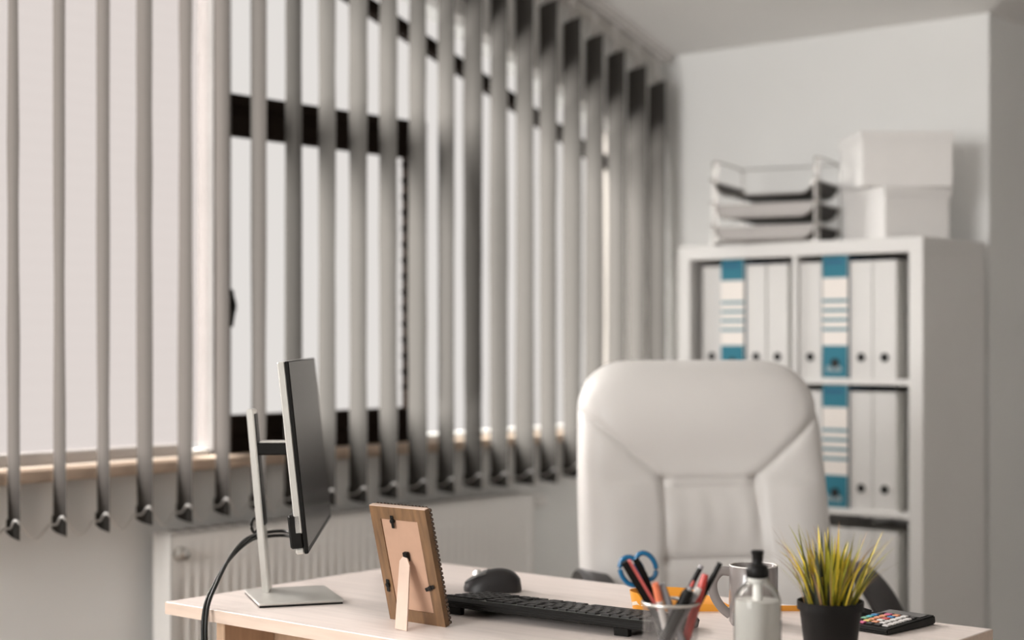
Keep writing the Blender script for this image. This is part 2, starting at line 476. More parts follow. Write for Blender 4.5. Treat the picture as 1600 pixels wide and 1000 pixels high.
for i, y in enumerate(slat_y):
    if y > YB - .06: break
    zt, zb = RZ(y) - .115, .79 + random.uniform(-.004, .004)
    ang = R(158 - 2.2 * (y - 1.9) + random.uniform(-1.3, 1.3))
    bow = random.uniform(-.003, .003)
    bm = B(); rows = 14; prev = None
    for r in range(rows + 1):
        f = r / rows; z = zb + (zt - zb) * f
        tw = R(random.uniform(-1.0, 1.0)) + R(3.0) * math.sin(f * 5 + i * 1.7) * .4
        cur = []
        for k in range(5):
            s = (k / 4 - .5) * SW
            cv = .0035 * (1 - (2 * k / 4 - 1) ** 2)
            a = ang + tw
            cur.append(bm.verts.new((s * math.cos(a) - cv * math.sin(a), s * math.sin(a) + cv * math.cos(a) + bow * math.sin(f * 3.14), z)))
        if prev:
            for k in range(4): bm.faces.new([prev[k], prev[k + 1], cur[k + 1], cur[k]])
        prev = cur
    s = obj('slat', bm, 'slat', blind, 60, loc=(0, y - YB, 0))
    link('hanger', hang_me, s, (0, 0, zt + .012), (0, 0, ang))
    e = Vector((.5 * SW * math.cos(ang), .5 * SW * math.sin(ang), 0))
    # weight pocket and bead link at the foot
    bm = B()
    box(bm, -.056, .056, .0042, .0056, .004, .034, .0005)
    obj('weight_pocket', bm, 'slat', s, loc=(0, 0, zb), rot=(0, 0, ang))
    tips.append((y, Vector((0, y - YB, zb + .03)) - e, Vector((0, y - YB, zb + .03)) + e, ang))
for (ya_, n0, f0, a0), (yb_, n1, f1, a1) in zip(tips, tips[1:]):
    # bead chain runs along the foot of one slat and hangs over to the next
    nrm = Vector((-math.sin(a0), math.cos(a0), 0)) * .007
    p = [f0 + nrm + Vector((0, 0, -.016)), (n0 + f0) / 2 + nrm + Vector((0, 0, -.010)), n0 + nrm + Vector((0, 0, .012)),
         n0 * .6 + f1 * .4 + Vector((0, 0, -.035)), f1 + nrm + Vector((0, 0, -.016))]
    obj('bead_chain', tube(B(), smooth_path(p, 5), .0025, 5), 'chain', blind, 60)

# ------------------------------------------------------------------ radiator
rad = thing('radiator', 'white ribbed panel radiator below the window blind', 'radiator', (-2.935, 2.30, .18))
LR, HR = 1.31, .58
bm = B(); n = 44; pts = []
w = (LR - .06) / n
pts_front = [(0.0, 0.0), (0.03, 0.0)]
for i in range(n):
    a = .03 + i * w
    pts_front += [(a + w * .15, -.004), (a + w * .5, -.004), (a + w * .65, .0), (a + w, .0)]
pts_front += [(LR, 0.0)]
prev = None
for y, dx in pts_front:
    cur = [bm.verts.new((dx if .04 < zz < HR - .10 else 0, y, zz)) for zz in (0, .03, .05, HR - .12, HR - .09, HR)]
    if prev:
        for k in range(5): bm.faces.new([prev[k], cur[k], cur[k + 1], prev[k + 1]])
    prev = cur
obj('front_panel', bm, 'radiator', rad, 30)
obj('back_panel', box(B(), -.066, -.060, 0, LR, 0, HR, .002), 'radiator', rad)
for yy in (0, LR - .004):
    obj('side_cover', box(B(), -.060, 0, yy, yy + .004, 0, HR, .001), 'radiator', rad)
bm = B()
box(bm, -.060, 0, 0, LR, HR - .004, HR + .003, .001)
tg = obj('top_grille', bm, 'radiator', rad)
for i in range(30):
    yy = .03 + i * (LR - .06) / 30
    if i == 0:
        sm = mesh_of('grille_slot', box(B(), -.05, -.012, 0, .02, HR + .003, HR + .004), 'slot')
    link('grille_slot', sm, tg, (0, yy, 0))
for i, yy in enumerate([.17, .21, .42, .46, .50, .63, .67, .71, .90, .94, .98]):
    if i == 0: sm = mesh_of('vent_mark', box(B(), 0, .0008, 0, .018, HR - .062, HR - .054, .0003), 'binder_in')
    link('vent_mark', sm, rad, (0, yy, 0))
bm = lathe(B(), [(.0, -.004), (.017, -.004), (.017, .010), (.013, .014), (.013, .024), (.004, .027)], 18, False, True)
obj('bleed_plug', bm, 'chrome', rad, 40, loc=(0.003, .022, HR - .045), rot=(0, R(90), 0))
bm = lathe(B(), [(.012, 0), (.018, .004), (.019, .05), (.015, .058), (.006, .06)], 18)
obj('thermostat_knob', bm, 'radiator', rad, 40, loc=(-.030, LR + .02, HR - .03), rot=(R(-90), 0, 0))
bm = tube(B(), [(-.030, LR, HR - .03), (-.030, LR + .03, HR - .03)], .009, 10)
obj('valve_stub', bm, 'chrome', rad, 40)
bm = tube(B(), [(-.030, LR + .012, HR - .03), (-.030, LR + .012, -.17)], .008, 10)
obj('supply_pipe', bm, 'radiator', rad, 40)
for yy in (.2, LR - .2):
    obj('wall_bracket', box(B(), -.125, -.066, yy, yy + .03, .05, HR - .05), 'radiator', rad)

# ------------------------------------------------------------------ bookcase
BX0, BX1, BY0, BY1, BH = -2.640, -1.872, 3.912, 4.302, 1.475
case = thing('bookcase', 'white cube bookcase holding ring binders against the back wall', 'bookcase', (BX0, BY0, 0))
W_, D_ = BX1 - BX0, BY1 - BY0
F_ = .040
for nm, a in (('side_panel', (0, F_, 0, D_, 0, BH - F_)), ('side_panel', (W_ - F_, W_, 0, D_, 0, BH - F_)),
              ('top_panel', (0, W_, 0, D_, BH - F_, BH)), ('bottom_panel', (F_, W_ - F_, 0, D_, 0, F_)),
              ('divider', (W_ / 2 - .008, W_ / 2 + .008, .004, D_, F_, BH - F_))):
    obj(nm, box(B(), *a, .0015), 'case', case)
CELL = (BH - 2 * F_ - 3 * .016) / 4
SHZ = []
for k in range(1, 4):
    z = F_ + k * CELL + (k - 1) * .016
    SHZ.append(z + .016)
    for x0, x1 in ((F_, W_ / 2 - .008), (W_ / 2 + .008, W_ - F_)):
        obj('shelf', box(B(), x0, x1, .004, D_, z, z + .016, .0012), 'case', case)
SHZ = [F_] + SHZ
obj('back_sheet', box(B(), F_, W_ - F_, D_ - .004, D_ - .001, F_, BH - F_), 'case', case)

# ------------------------------------------------------------------ ring binders
_bc = {}
def binder(x, y, z, blue, label, group, w=.064, h=.318, dep=.285, lean=0):
    t = thing('ring_binder', label, 'binder', (x, y, z), 0, group, rot=(0, lean, 0))
    key = (blue, w, h)
    if key not in _bc:
        d = {}
        if blue:
            bm = B(); box(bm, 0, w, 0, .003, 0, h, .001)
            d['spine'] = mesh_of('spine', bm, 'cream')
            bm = B()
            prism(bm, [(0.003, 0), (dep, 0), (dep, h - .012), (dep - .012, h), (.003, h)], 'x', 0, .0026)
            prism(bm, [(0.003, 0), (dep, 0), (dep, h - .012), (dep - .012, h), (.003, h)], 'x', w - .0026, w)
            d['cover'] = mesh_of('cover', bm, 'tealdark')
            bm = box(B(), .001, w - .001, -.0008, 0, h - .060, h, .0003)
            d['header_block'] = mesh_of('header_block', bm, 'teal')
            bm = B(); box(bm, .008, w - .014, -.0014, -.0008, h - .022, h - .013, .0002)
            d['printed_title'] = mesh_of('printed_title', bm, 'tealdark')
            bm = box(B(), .001, w - .001, -.0008, 0, 0.002, .090, .0003)
            d['footer_block'] = mesh_of('footer_block', bm, 'teal')
            bm = B()
            for zz in (.212, .186, .160, .134):
                box(bm, .001, w - .001, -.0006, 0, zz - .004, zz + .004)
            d['printed_lines'] = mesh_of('printed_lines', bm, 'tealline')
            bm = B()
            for k in range(3):
                pth = [(w / 2 - .019 + k * .016 + .0052 * math.cos(a * math.pi / 6), -.0012, .026 + .0062 * math.sin(a * math.pi / 6)) for a in range(12)]
                sweep(bm, pth, rect(.0022, .0010), up=(0, 1, 0), closed=True)
            d['printed_digits'] = mesh_of('printed_digits', bm, 'binder')
            hz, hr = .042, .0115
        else:
            bm = box(B(), 0, w, 0, .003, 0, h, .0012)
            d['spine'] = mesh_of('spine', bm, 'binder')
            bm = B()
            for a, b in ((0, .0026), (w - .0026, w)):
                prism(bm, [(0.003, 0), (dep, 0), (dep, h - .03), (dep - .03, h), (.003, h)], 'x', a, b)
            d['cover'] = mesh_of('cover', bm, 'binder_in')
            hz, hr = .058, .0105
        d['pages'] = mesh_of('pages', box(B(), .006, w - .008, .012, dep - .02, .008, h - .022), 'paper')
        bm = B()
        pth = [(w / 2 + hr * math.cos(a * math.pi / 10), -.001, hz + hr * math.sin(a * math.pi / 10)) for a in range(20)]
        tube(bm, pth, .0016, 6, True)
        d['finger_ring'] = mesh_of('finger_ring', bm, 'blackpl', 60)
        bm = lathe(B(), [(hr, 0), (hr, .001)], 20)
        bmesh.ops.rotate(bm, verts=bm.verts[:], cent=(0, 0, 0), matrix=Matrix.Rotation(R(90), 3, 'X'))
        bmesh.ops.translate(bm, verts=bm.verts[:], vec=(w / 2, -.0006 if not blue else -.0010, hz))
        d['finger_hole'] = mesh_of('finger_hole', bm, 'ink')
        _bc[key] = d
    hole = None
    for nm, me in _bc[key].items():
        p = t
        if nm in ('printed_title', ): p = hdr
        if nm in ('printed_digits', ): p = ftr
        if nm == 'finger_hole': p = ring
        o = link(nm, me, p)
        if nm == 'header_block': hdr = o
        if nm == 'footer_block': ftr = o
        if nm == 'finger_ring': ring = o
    return t

cx0, cx1 = BX0 + F_, BX0 + W_ / 2 + .008      # left and right cell starts
G = 'ring binders in the white bookcase'
yb_ = BY0 + .012
r1, r2, r3, r0 = SHZ[3], SHZ[2], SHZ[1], SHZ[0]
binder(cx0 + .030, yb_ + .01, r1, False, 'white ring binder at the left end of the top left cube', G)
binder(cx0 + .100, yb_ - .002, r1, True, 'teal striped binder among white ones in the top left cube', G, w=.078, h=.3345)
binder(cx0 + .184, yb_, r1, False, 'white ring binder just right of the teal binder in the top left cube', G)
binder(cx0 + .252, yb_, r1, False, 'white ring binder against the divider in the top left cube', G, w=.066)
binder(cx1 + .003, yb_, r1, False, 'white ring binder against the divider in the top right cube', G, w=.068)
binder(cx1 + .076, yb_ - .004, r1, True, 'teal striped binder with finger hole and digits in the top right cube', G, w=.078, h=.3345)
binder(cx1 + .158, yb_, r1, False, 'white ring binder between the teal and the last binder, top right cube', G, w=.067)
binder(cx1 + .227, yb_, r1, False, 'white ring binder at the right end of the top right cube', G, w=.067)
binder(cx0 + .100, yb_, r2, False, 'white ring binder hidden behind the chair in the left second-row cube', G)
binder(cx1 + .003, yb_, r2, False, 'white ring binder against the divider, second row, behind the chair', G, w=.068)
binder(cx1 + .076, yb_ - .004, r2, True, 'teal striped binder beside the chair in the second row cube', G, w=.078, h=.3345)
binder(cx1 + .158, yb_, r2, False, 'white ring binder beside the teal one in the second row cube', G, w=.067)
binder(cx1 + .227, yb_, r2, False, 'white ring binder at the right end of the second row cube', G, w=.067)
binder(cx1 + .090, yb_, r3, False, 'white ring binder behind the grass in the third row, leftmost shown', G, w=.067, h=.300)
binder(cx1 + .159, yb_, r3, False, 'white ring binder behind the grass in the third row, middle', G, w=.067, h=.300)
binder(cx1 + .228, yb_, r3, False, 'white ring binder at the right end of the third row cube', G, w=.067, h=.300)

# ------------------------------------------------------------------ storage boxes on the bookcase
def storage_box(loc, rz, w, d, h, label):
    t = thing('storage_box', label, 'box', loc, rz, 'white lidded boxes on the bookcase')
    obj('box_body', box(B(), -w / 2, w / 2, -d / 2, d / 2, 0, h - .003, .002), 'boxw', t)
    bm = B()
    a, b, l = w / 2 + .004, d / 2 + .004, .024
    box(bm, -a, a, -b, b, h - .003, h, .0008)
    for q in ((-a, a, -b, -b + .002), (-a, a, b - .002, b), (-a, -a + .002, -b + .002, b - .002), (a - .002, a, -b + .002, b - .002)):
        box(bm, *q, h - l, h - .003)
    obj('lid', bm, 'boxw', t)
storage_box((-2.040, 4.095, BH), R(60), .205, .205, .143, 'lower white lidded cardboard box standing on the bookcase')
storage_box((-2.047, 4.104, BH + .1435), R(44), .250, .222, .150, 'upper white lidded cardboard box stacked at an angle')

# ------------------------------------------------------------------ letter tray
lt = thing('letter_tray', 'silver wire letter tray with three tiers on top of the bookcase', 'letter tray', (-2.395, 4.06, BH), R(14))
TW, TD = .285, .27
for k in range(3):
    z0 = .008 + k * .064
    bm = B()
    for (hh, s) in ((1, 1),):
        # front lip, rounded lower corners
        n = 8; prof = []
        for i in range(n + 1):
            a = math.pi + i / n * math.pi / 2
            prof.append((-TW / 2 + .04 + .04 * math.cos(a), .042 + .04 * math.sin(a)))
        for i in range(n + 1):
            a = 1.5 * math.pi + i / n * math.pi / 2
            prof.append((TW / 2 - .04 + .04 * math.cos(a), .042 + .04 * math.sin(a)))
        prof = [(px, pz) for px, pz in prof]
        front = [bm.verts.new((px, -TD / 2, pz)) for px, pz in prof]
        back = [bm.verts.new((px, TD / 2, pz)) for px, pz in prof]
        for i in range(len(prof) - 1):
            f = bm.faces.new([front[i], front[i + 1], back[i + 1], back[i]]); f.material_index = 0
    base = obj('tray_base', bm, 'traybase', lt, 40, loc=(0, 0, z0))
    bm = B()
    inner = [(-TW / 2 + .012, .042)] + [(px * .93, pz * .9 + .004) for px, pz in prof[1:-1]] + [(TW / 2 - .012, .042)]
    prism(bm, [(px, pz) for px, pz in prof] , 'y', -TD / 2 - .001, -TD / 2 + .001)
    if k < 2: obj('front_lip', bm, 'trayin', base)
    else: bm.free()
    bm = B()
    tube(bm, [(px, -TD / 2, pz) for px, pz in prof], .0028, 6)
    tube(bm, [(px, TD / 2, pz) for px, pz in prof], .0028, 6)
    for s in (-1, 1):
        tube(bm, [(s * TW / 2, -TD / 2, .042), (s * TW / 2, TD / 2, .042)], .0028, 6)
        tube(bm, [(s * TW / 2, -TD / 2, .042), (s * (TW / 2 + .012), -TD / 2 - .01, .05), (s * (TW / 2 + .012), -TD / 2 + .03, .05)], .0028, 6)
    obj('tray_wire', bm, 'wire', base, 60)
for s in (-1, 1):
    bm = B(); x = s * (TW / 2 + .006)
    tube(bm, smooth_path([(x, -TD / 2 + .0, 0.003), (x, -TD / 2, .10), (x, -TD / 2, .215), (x, -TD / 2 + .02, .238), (x, TD / 2 - .02, .238), (x, TD / 2, .215), (x, TD / 2, .10), (x, TD / 2, .003)], 5), .0032, 8)
    tube(bm, [(x, -TD / 2 - .02, .0035), (x, TD / 2 + .02, .0035)], .0032, 8)
    tube(bm, smooth_path([(x, -TD / 2 + .035, .005), (x, -TD / 2 + .035, .12), (x, -TD / 2 + .035, .236)], 3), .0028, 6)
    obj('end_frame', bm, 'wire', lt, 60)
bm = tube(B(), [(-TW / 2, TD / 2 - .02, .238), (TW / 2, TD / 2 - .02, .238)], .0022, 6)
obj('top_wire', bm, 'wire', lt, 60)
for z in (.004, ):
    obj('foot_wire', tube(B(), [(-TW / 2 - .006, -TD / 2 - .01, z), (TW / 2 + .006, -TD / 2 - .01, z)], .003, 6), 'wire', lt, 60)

# ------------------------------------------------------------------ office chair
CHX, CHY = -1.918, 2.94
chair = thing('office_chair', 'white leather executive office chair with black armrests behind the desk', 'chair', (CHX, CHY, 0), R(50))
def seg_d(px, pz, a, b):
    ax, az = a; bx, bz = b
    dx, dz = bx - ax, bz - az
    t = max(0, min(1, ((px - ax) * dx + (pz - az) * dz) / (dx * dx + dz * dz)))
    return math.hypot(px - ax - t * dx, pz - az - t * dz)
SEAMS = [((-.102, .904), (.102, .904)), ((.102, .904), (.275, 1.055)), ((-.102, .904), (-.275, 1.055)), ((.102, .904), (.112, .735)), ((-.102, .904), (-.108, .735)),
         ((-.108, .735), (.112, .735)), ((.112, .735), (.12, .50)), ((-.108, .735), (-.12, .50))]
ZB0, ZT0 = .50, 1.158
HW = .280
def back_w(z):
    zz = 1.0
    w = HW - .018 * max(0, (z - .75) / .4) ** 2
    zt = ZT0 - .115
    if z > zt:
        q = min(1, (z - zt) / .115)
        w = (w - .125) + .125 * max(0, 1 - q ** 2.35) ** (1 / 2.35)
        if q > .97: w *= 1
    return w
def sm(t): t = max(0, min(1, t)); return t * t * (3 - 2 * t)
bm = B()
NS, NT = 96, 110
def back_pt(i, j, side):
    f = j / NT
    z = ZB0 + (ZT0 - ZB0) * (1 - (1 - f) ** 1.35)
    w = back_w(z)
    s = -math.cos(math.pi * i / NS) if False else (i / NS * 2 - 1)
    s = math.copysign(1 - (1 - abs(s)) ** 1.35, s)
    x = s * w
    q = max(0, (z - (ZT0 - .10)) / .10)
    edge = max(0, 1 - abs(s) ** 7) ** .5 * max(0, 1 - q ** 4) ** .5
    if side > 0:
        d = .078 * edge
        # top cushion puff, bolsters, recessed lumbar panel
        d += .016 * math.exp(-((z - 1.06) / .09) ** 2) * max(0, 1 - s * s)
        inner = sm((.125 - abs(x)) / .03)
        low = sm((.905 - z) / .02)
        d -= .020 * inner * low
        d -= .014 * (1 - abs(s) ** 2) * math.exp(-((z - .925) / .06) ** 2)
        d += .014 * inner * math.exp(-((z - .82) / .065) ** 2)
        d += .0012 * inner * low * (math.sin(x * 118 + 1.6 * math.sin(z * 21)) + .7 * math.sin(x * 67 + 2.0 + z * 9)) * math.exp(-((z - .82) / .07) ** 2)
        d += .010 * math.exp(-((abs(x) - .185) / .05) ** 2) * low
        for a, b in SEAMS:
            dd = seg_d(x, z, a, b)
            if dd < .03:
                d -= .0065 * math.exp(-(dd / .0045) ** 2)
                d -= .006 * math.exp(-(dd / .014) ** 2)
        y = -max(d, 0 if edge < .02 else .004)
    else:
        y = .040 * edge
    # recline and curve
    h = z - .5
    y += .10 * h + .14 * h * h - .05
    return (x, y, z)
for side in (1, -1):
    g = [[bm.verts.new(back_pt(i, j, side)) for i in range(NS + 1)] for j in range(NT + 1)]
    for j in range(NT):
        for i in range(NS):
            bm.faces.new([g[j][i], g[j][i + 1], g[j + 1][i + 1], g[j + 1][i]])
bmesh.ops.remove_doubles(bm, verts=bm.verts[:], dist=.0008)
obj('backrest', bm, 'leather', chair, 70)
# seat
bm = B()
def seat_pt(i, j, side):
    s = i / 40 * 2 - 1; t = j / 40 * 2 - 1
    e = max(0, 1 - abs(s) ** 6) ** .5 * max(0, 1 - abs(t) ** 6) ** .5
    x, y = s * .265, -.27 + t * .27
    return (x, y, .43 + (.075 * e + .012 * math.sin(max(0, e) * 1.5) if side > 0 else -.045 * e))
for side in (1, -1):
    g = [[bm.verts.new(seat_pt(i, j, side)) for i in range(41)] for j in range(41)]
    for j in range(40):
        for i in range(40):
            bm.faces.new([g[j][i], g[j][i + 1], g[j + 1][i + 1], g[j + 1][i]])
bmesh.ops.remove_doubles(bm, verts=bm.verts[:], dist=.0008)
obj('seat', bm, 'leather', chair, 70)
for s in (-1, 1):
    bm = B()
    x = s * .292 + .034
    pth = smooth_path([(x, .06, .66), (x, .01, .700), (x, -.08, .703), (x, -.19, .668), (x, -.28, .602), (x, -.335, .515), (x, -.32, .445), (x - s * .05, -.25, .405)], 6)
    n = len(pth)
    sweep(bm, pth, [(.030, -.011), (.030, .006), (.022, .013), (-.022, .013), (-.030, .006), (-.030, -.011)], scale=[.85 + .15 * math.sin(math.pi * i / n) for i in range(n)])
    sweep(bm, smooth_path([(x, .06, .66), (x, .055, .58), (x - s * .03, .02, .50)], 5), rect(.05, .018), up=(0, 1, 0))
    obj('armrest', bm, 'armpl', chair, 45)
obj('gas_column', tube(B(), [(0, -.27, .12), (0, -.27, .39)], .028, 14), 'blackpl', chair, 40)
obj('seat_plate', box(B(), -.11, .11, -.40, -.14, .372, .392, .004), 'blackpl', chair)
for k in range(5):
    a = R(72 * k + 18)
    bm = B()
    e = Vector((math.cos(a), math.sin(a), 0))
    c = Vector((0, -.27, 0))
    sweep(bm, [c + e * .02 + Vector((0, 0, .115)), c + e * .15 + Vector((0, 0, .105)), c + e * .29 + Vector((0, 0, .075))], rect(.05, .03), scale=[1, .85, .6])
    leg = obj('base_leg', bm, 'blackpl', chair)
    bm = B()
    ctr = c + e * .29
    for o_ in (-.014, .014):
        tt = lathe(B(), [(.012, -.008), (.026, -.008), (.028, 0), (.026, .008), (.012, .008)], 16)
        side = Vector((-e.y, e.x, 0))
        mtx = Matrix.Translation(ctr + side * o_ + Vector((0, 0, .028))) @ side.to_track_quat('Z', 'Y').to_matrix().to_4x4()
        merge(bm, tt, 0, mtx)
    tube(bm, [ctr + Vector((0, 0, .03)), ctr + Vector((0, 0, .07))], .008, 8)
    obj('caster', bm, 'blackpl', leg, 40)

# ------------------------------------------------------------------ desk
DZ = .74
DX0, DX1, DY0, DY1 = -2.29, -1.058, 1.782, 2.462
desk = thing('office_desk', 'pale birch office desk with panel legs in the foreground', 'desk', (DX0, DY0, 0))
DW, DD = DX1 - DX0, DY1 - DY0
obj('desk_top', box(B(), 0.0008, DW - .0008, .0008, DD - .0008, DZ - .022, DZ, .0012), 'desk', desk)
for nm, a in (('edge_band', (0, DW, 0, .0008)), ('edge_band', (0, DW, DD - .0008, DD)), ('edge_band', (0, .0008, .0008, DD - .0008)), ('edge_band', (DW - .0008, DW, .0008, DD - .0008))):
    obj(nm, box(B(), *a, DZ - .0215, DZ - .001), 'deskedge', desk)
for x in (.085, DW - .085 - .022):
    obj('leg_panel', box(B(), x, x + .022, .045, DD - .045, 0, DZ - .022, .0015), 'deskpanel', desk)
obj('modesty_panel', box(B(), .107, DW - .107, .16, .178, .25, DZ - .022, .0012), 'deskpanel', desk)

# ------------------------------------------------------------------ monitor
PA = R(132.5)                                         # direction of the panel in plan
mon = thing('monitor', 'thin silver desktop monitor on a plate stand seen edge-on', 'monitor', (-2.205, 1.945, DZ), 0)
# stand plate
bm = box(B(), -.085, .085, -.075, .075, .003, .009, .003, 2)
obj('base_plate', bm, 'silver', mon, 40, loc=(.064, .004, 0), rot=(0, 0, R(148)))
bm = box(B(), -.083, .083, -.073, .073, 0, .003)
obj('base_pad', bm, 'blackpl', mon, loc=(.064, .004, 0), rot=(0, 0, R(148)))
# local frame of the head: +x along panel away from camera, -y = screen normal side
hz = PA
LEAN = R(5.0)
HLEAN = R(6.0)
# pole : leans back
def L(x, y, z): return (x, y, z)
stand = link('pole', None, mon, (.0, .0, .009), (0, 0, hz))
bpy.data.objects.remove(stand)
def pole_bm(w0, w1, t0, t1, z0, z1):
    bm = B()
    o = lambda z: math.tan(LEAN) * z
    vs_ = []
    for z in (z0, z1):
        vs_.append([bm.verts.new((a, b + o(z), z)) for a, b in ((w0, t0), (w1, t0), (w1, t1), (w0, t1))])
    bm.faces.new(vs_[0]); bm.faces.new(vs_[1])
    for i in range(4):
        bm.faces.new([vs_[0][i], vs_[0][(i + 1) % 4], vs_[1][(i + 1) % 4], vs_[1][i]])
    return bm
bm = pole_bm(-.025, .025, -.0065, .0065, 0, .328)
bmesh.ops.bevel(bm, geom=bm.edges[:], offset=.002, segments=2, affect='EDGES')
pole = obj('pole', bm, 'silver', mon, 40, loc=(0, 0, .009), rot=(0, 0, hz))
obj('channel', pole_bm(-.021, .021, -.0085, -.0064, .12, .320), 'blackpl', pole)
# cable ring behind pole
bm = tube(B(), [(0, .0225 + .006 * math.cos(a * math.pi / 8), .118 + .013 * math.sin(a * math.pi / 8)) for a in range(16)], .003, 6, True)
obj('cable_ring', bm, 'blackpl', pole, 60)
oy = math.tan(LEAN) * .275
bm = box(B(), -.022, .022, oy - .084, oy - .006, .246, .268, .003)
obj('neck', bm, 'blackpl', pole)
bm = box(B(), -.020, .020, oy - .082, oy - .012, .268, .2705, .0008)
obj('neck_cover', bm, 'silver', pole)
# head
head_o = link('display_head', None, mon, (0, 0, .009), (0, 0, hz))
bpy.data.objects.remove(head_o)
PW, PH = .548, .318
def head_bm(x0, x1, y0, y1, z0, z1, bev=.0, seg=1):
    bm = box(B(), x0, x1, y0, y1, z0, z1, bev, seg)
    m = Matrix.Translation((0, oy - .084, .275)) @ Matrix.Rotation(-HLEAN, 4, 'X') @ Matrix.Translation((0, 0, -.176))
    for v in bm.verts: v.co = m @ v.co
    return bm
panel = obj('panel_back', head_bm(-PW / 2, PW / 2, -.012, 0, .034, PH, .0015), 'silver', mon, loc=(0, 0, .009), rot=(0, 0, hz))
obj('chin', head_bm(-PW / 2, PW / 2, -.012, .010, 0.010, .066, .003), 'blackpl', mon, loc=(0, 0, .009), rot=(0, 0, hz))
obj('chin_strip', head_bm(-PW / 2 + .001, PW / 2 - .001, -.012, 0.002, 0.0, .010, .0025), 'silver', mon, loc=(0, 0, .009), rot=(0, 0, hz))
bez = obj('bezel', head_bm(-PW / 2, PW / 2, -.0185, -.012, 0, PH, .0012), 'blackpl', mon, loc=(0, 0, .009), rot=(0, 0, hz))
obj('screen', head_bm(-PW / 2 + .002, PW / 2 - .002, -.0192, -.0184, .010, PH - .002), 'screen', bez)

# cables
Fv, Rv = Vector((-.6417, .7669, 0)), Vector((.7669, .6417, 0))
def cable(off, label):
    base = Vector((-2.205, 1.945, DZ))
    n_ = Vector((math.sin(hz), -math.cos(hz), 0))       # screen normal
    t_ = Vector((math.cos(hz), math.sin(hz), 0))
    k = off / .011
    pts = [base + n_ * .090 - t_ * (.235 - .012 * k) + Vector((0, 0, .120)), base + n_ * .072 - t_ * (.12 - .01 * k) + Vector((0, 0, .108)), base + n_ * .035 + t_ * (.036 + .004 * k) + Vector((0, 0, .103 + .007 * k)),
           base - n_ * .008 + t_ * (.034 + .004 * k) + Vector((0, 0, .102 + .007 * k)), Vector((-2.228 + .002 * k, 1.922 - .008 * k, .838 + .005 * k)), Vector((-2.214 + .004 * k, 1.864, .812 + .006 * k)),
           Vector((-2.187 + .010 * k, 1.808 - .003 * k, .778 + .002 * k)), Vector((-2.172 + .012 * k, 1.773 - .003 * k, .738)), Vector((-2.166 + .012 * k, 1.766 - .003 * k, .66)),
           Vector((-2.166 + .010 * k, 1.766, .50)), Vector((-2.17 + .02 * k, 1.755, .2)), Vector((-2.20 + .05 * k, 1.70, .0045)), Vector((-2.30 + .08 * k, 1.68, .0045))]
    return tag(obj('monitor_cable', tube(B(), smooth_path(pts, 7), .0032, 7), 'cable', None, 60), label, 'cable', 'black cables behind the monitor')
cable(0.0, 'black monitor cable arching down behind the stand, left of two')
cable(.011, 'black monitor cable arching down behind the stand, right of two')

# ------------------------------------------------------------------ photo frame (seen from behind)
pf = thing('photo_frame', 'brown wooden photo frame seen from behind on its easel leg', 'photo frame', (-1.80, 1.911, DZ), R(0))
FW, FH = .124, .198
TL = R(14.5)                                            # lean towards the camera
fm = Matrix.Rotation(TL, 4, 'X')
def fobj(nm, bm, m, parent=pf, smooth=None):
    for v in bm.verts: v.co = fm @ v.co
    return obj(nm, bm, m, parent, smooth)
bw = .021
def mitre(bm, a, b, c, d, y0, y1):
    return prism(bm, [a, b, c, d], 'y', y0, y1)
h2 = FW / 2
for nm, q in (('frame_rail', [(-h2, 0), (h2, 0), (h2 - bw, bw), (-h2 + bw, bw)]), ('frame_rail', [(-h2, FH), (h2, FH), (h2 - bw, FH - bw), (-h2 + bw, FH - bw)]),
              ('frame_stile', [(-h2, 0), (-h2, FH), (-h2 + bw, FH - bw), (-h2 + bw, bw)]), ('frame_stile', [(h2, 0), (h2, FH), (h2 - bw, FH - bw), (h2 - bw, bw)])):
    fobj(nm, prism(B(), q, 'y', 0, .010), 'framewood')
# beaded front moulding
bm = box(B(), -h2 + .001, h2 - .001, .010, .014, .001, FH - .001)
mold = fobj('moulding', bm, 'framedge')
fobj('top_highlight', box(B(), -h2, h2, .0005, .0095, FH, FH + .0012), 'mdfleg')  # pale strip paints the bright highlight along the top of the frame
bead = B(); bmesh.ops.create_icosphere(bead, subdivisions=1, radius=.0036)
bead_me = mesh_of('bead', bead, 'framedge', 80)
for k in range(26):
    for s in (-1, 1):
        p = fm @ Vector((s * (h2 - .0005), .0125, .004 + k * (FH - .008) / 25))
        link('bead', bead_me, mold, p)
for k in range(1, 16):
    p = fm @ Vector((-h2 + k * FW / 16, .0125, FH - .001))
    link('bead', bead_me, mold, p)
bk = fobj('backing_board', box(B(), -h2 + bw - .002, h2 - bw + .002, .002, .006, bw - .002, FH - bw + .002), 'mdf')
for (x, z, a) in ((-.013, FH - bw - .002, 0), (-h2 + bw * .55, .062, 0.1), (h2 - bw * .8, .066, 1.2)):
    bm = lathe(B(), [(.0, -.001), (.004, -.001), (.004, .003), (.0015, .004)], 12, False, True)
    box(bm, -.0032, .0032, -.012, .010, .0005, .002, .0008)
    m = Matrix.Translation((x, -.001, z)) @ Matrix.Rotation(a, 4, 'Y') @ Matrix.Rotation(R(90), 4, 'X')
    for v in bm.verts: v.co = m @ v.co
    fobj('turn_clip', bm, 'blackpl', pf, 40)
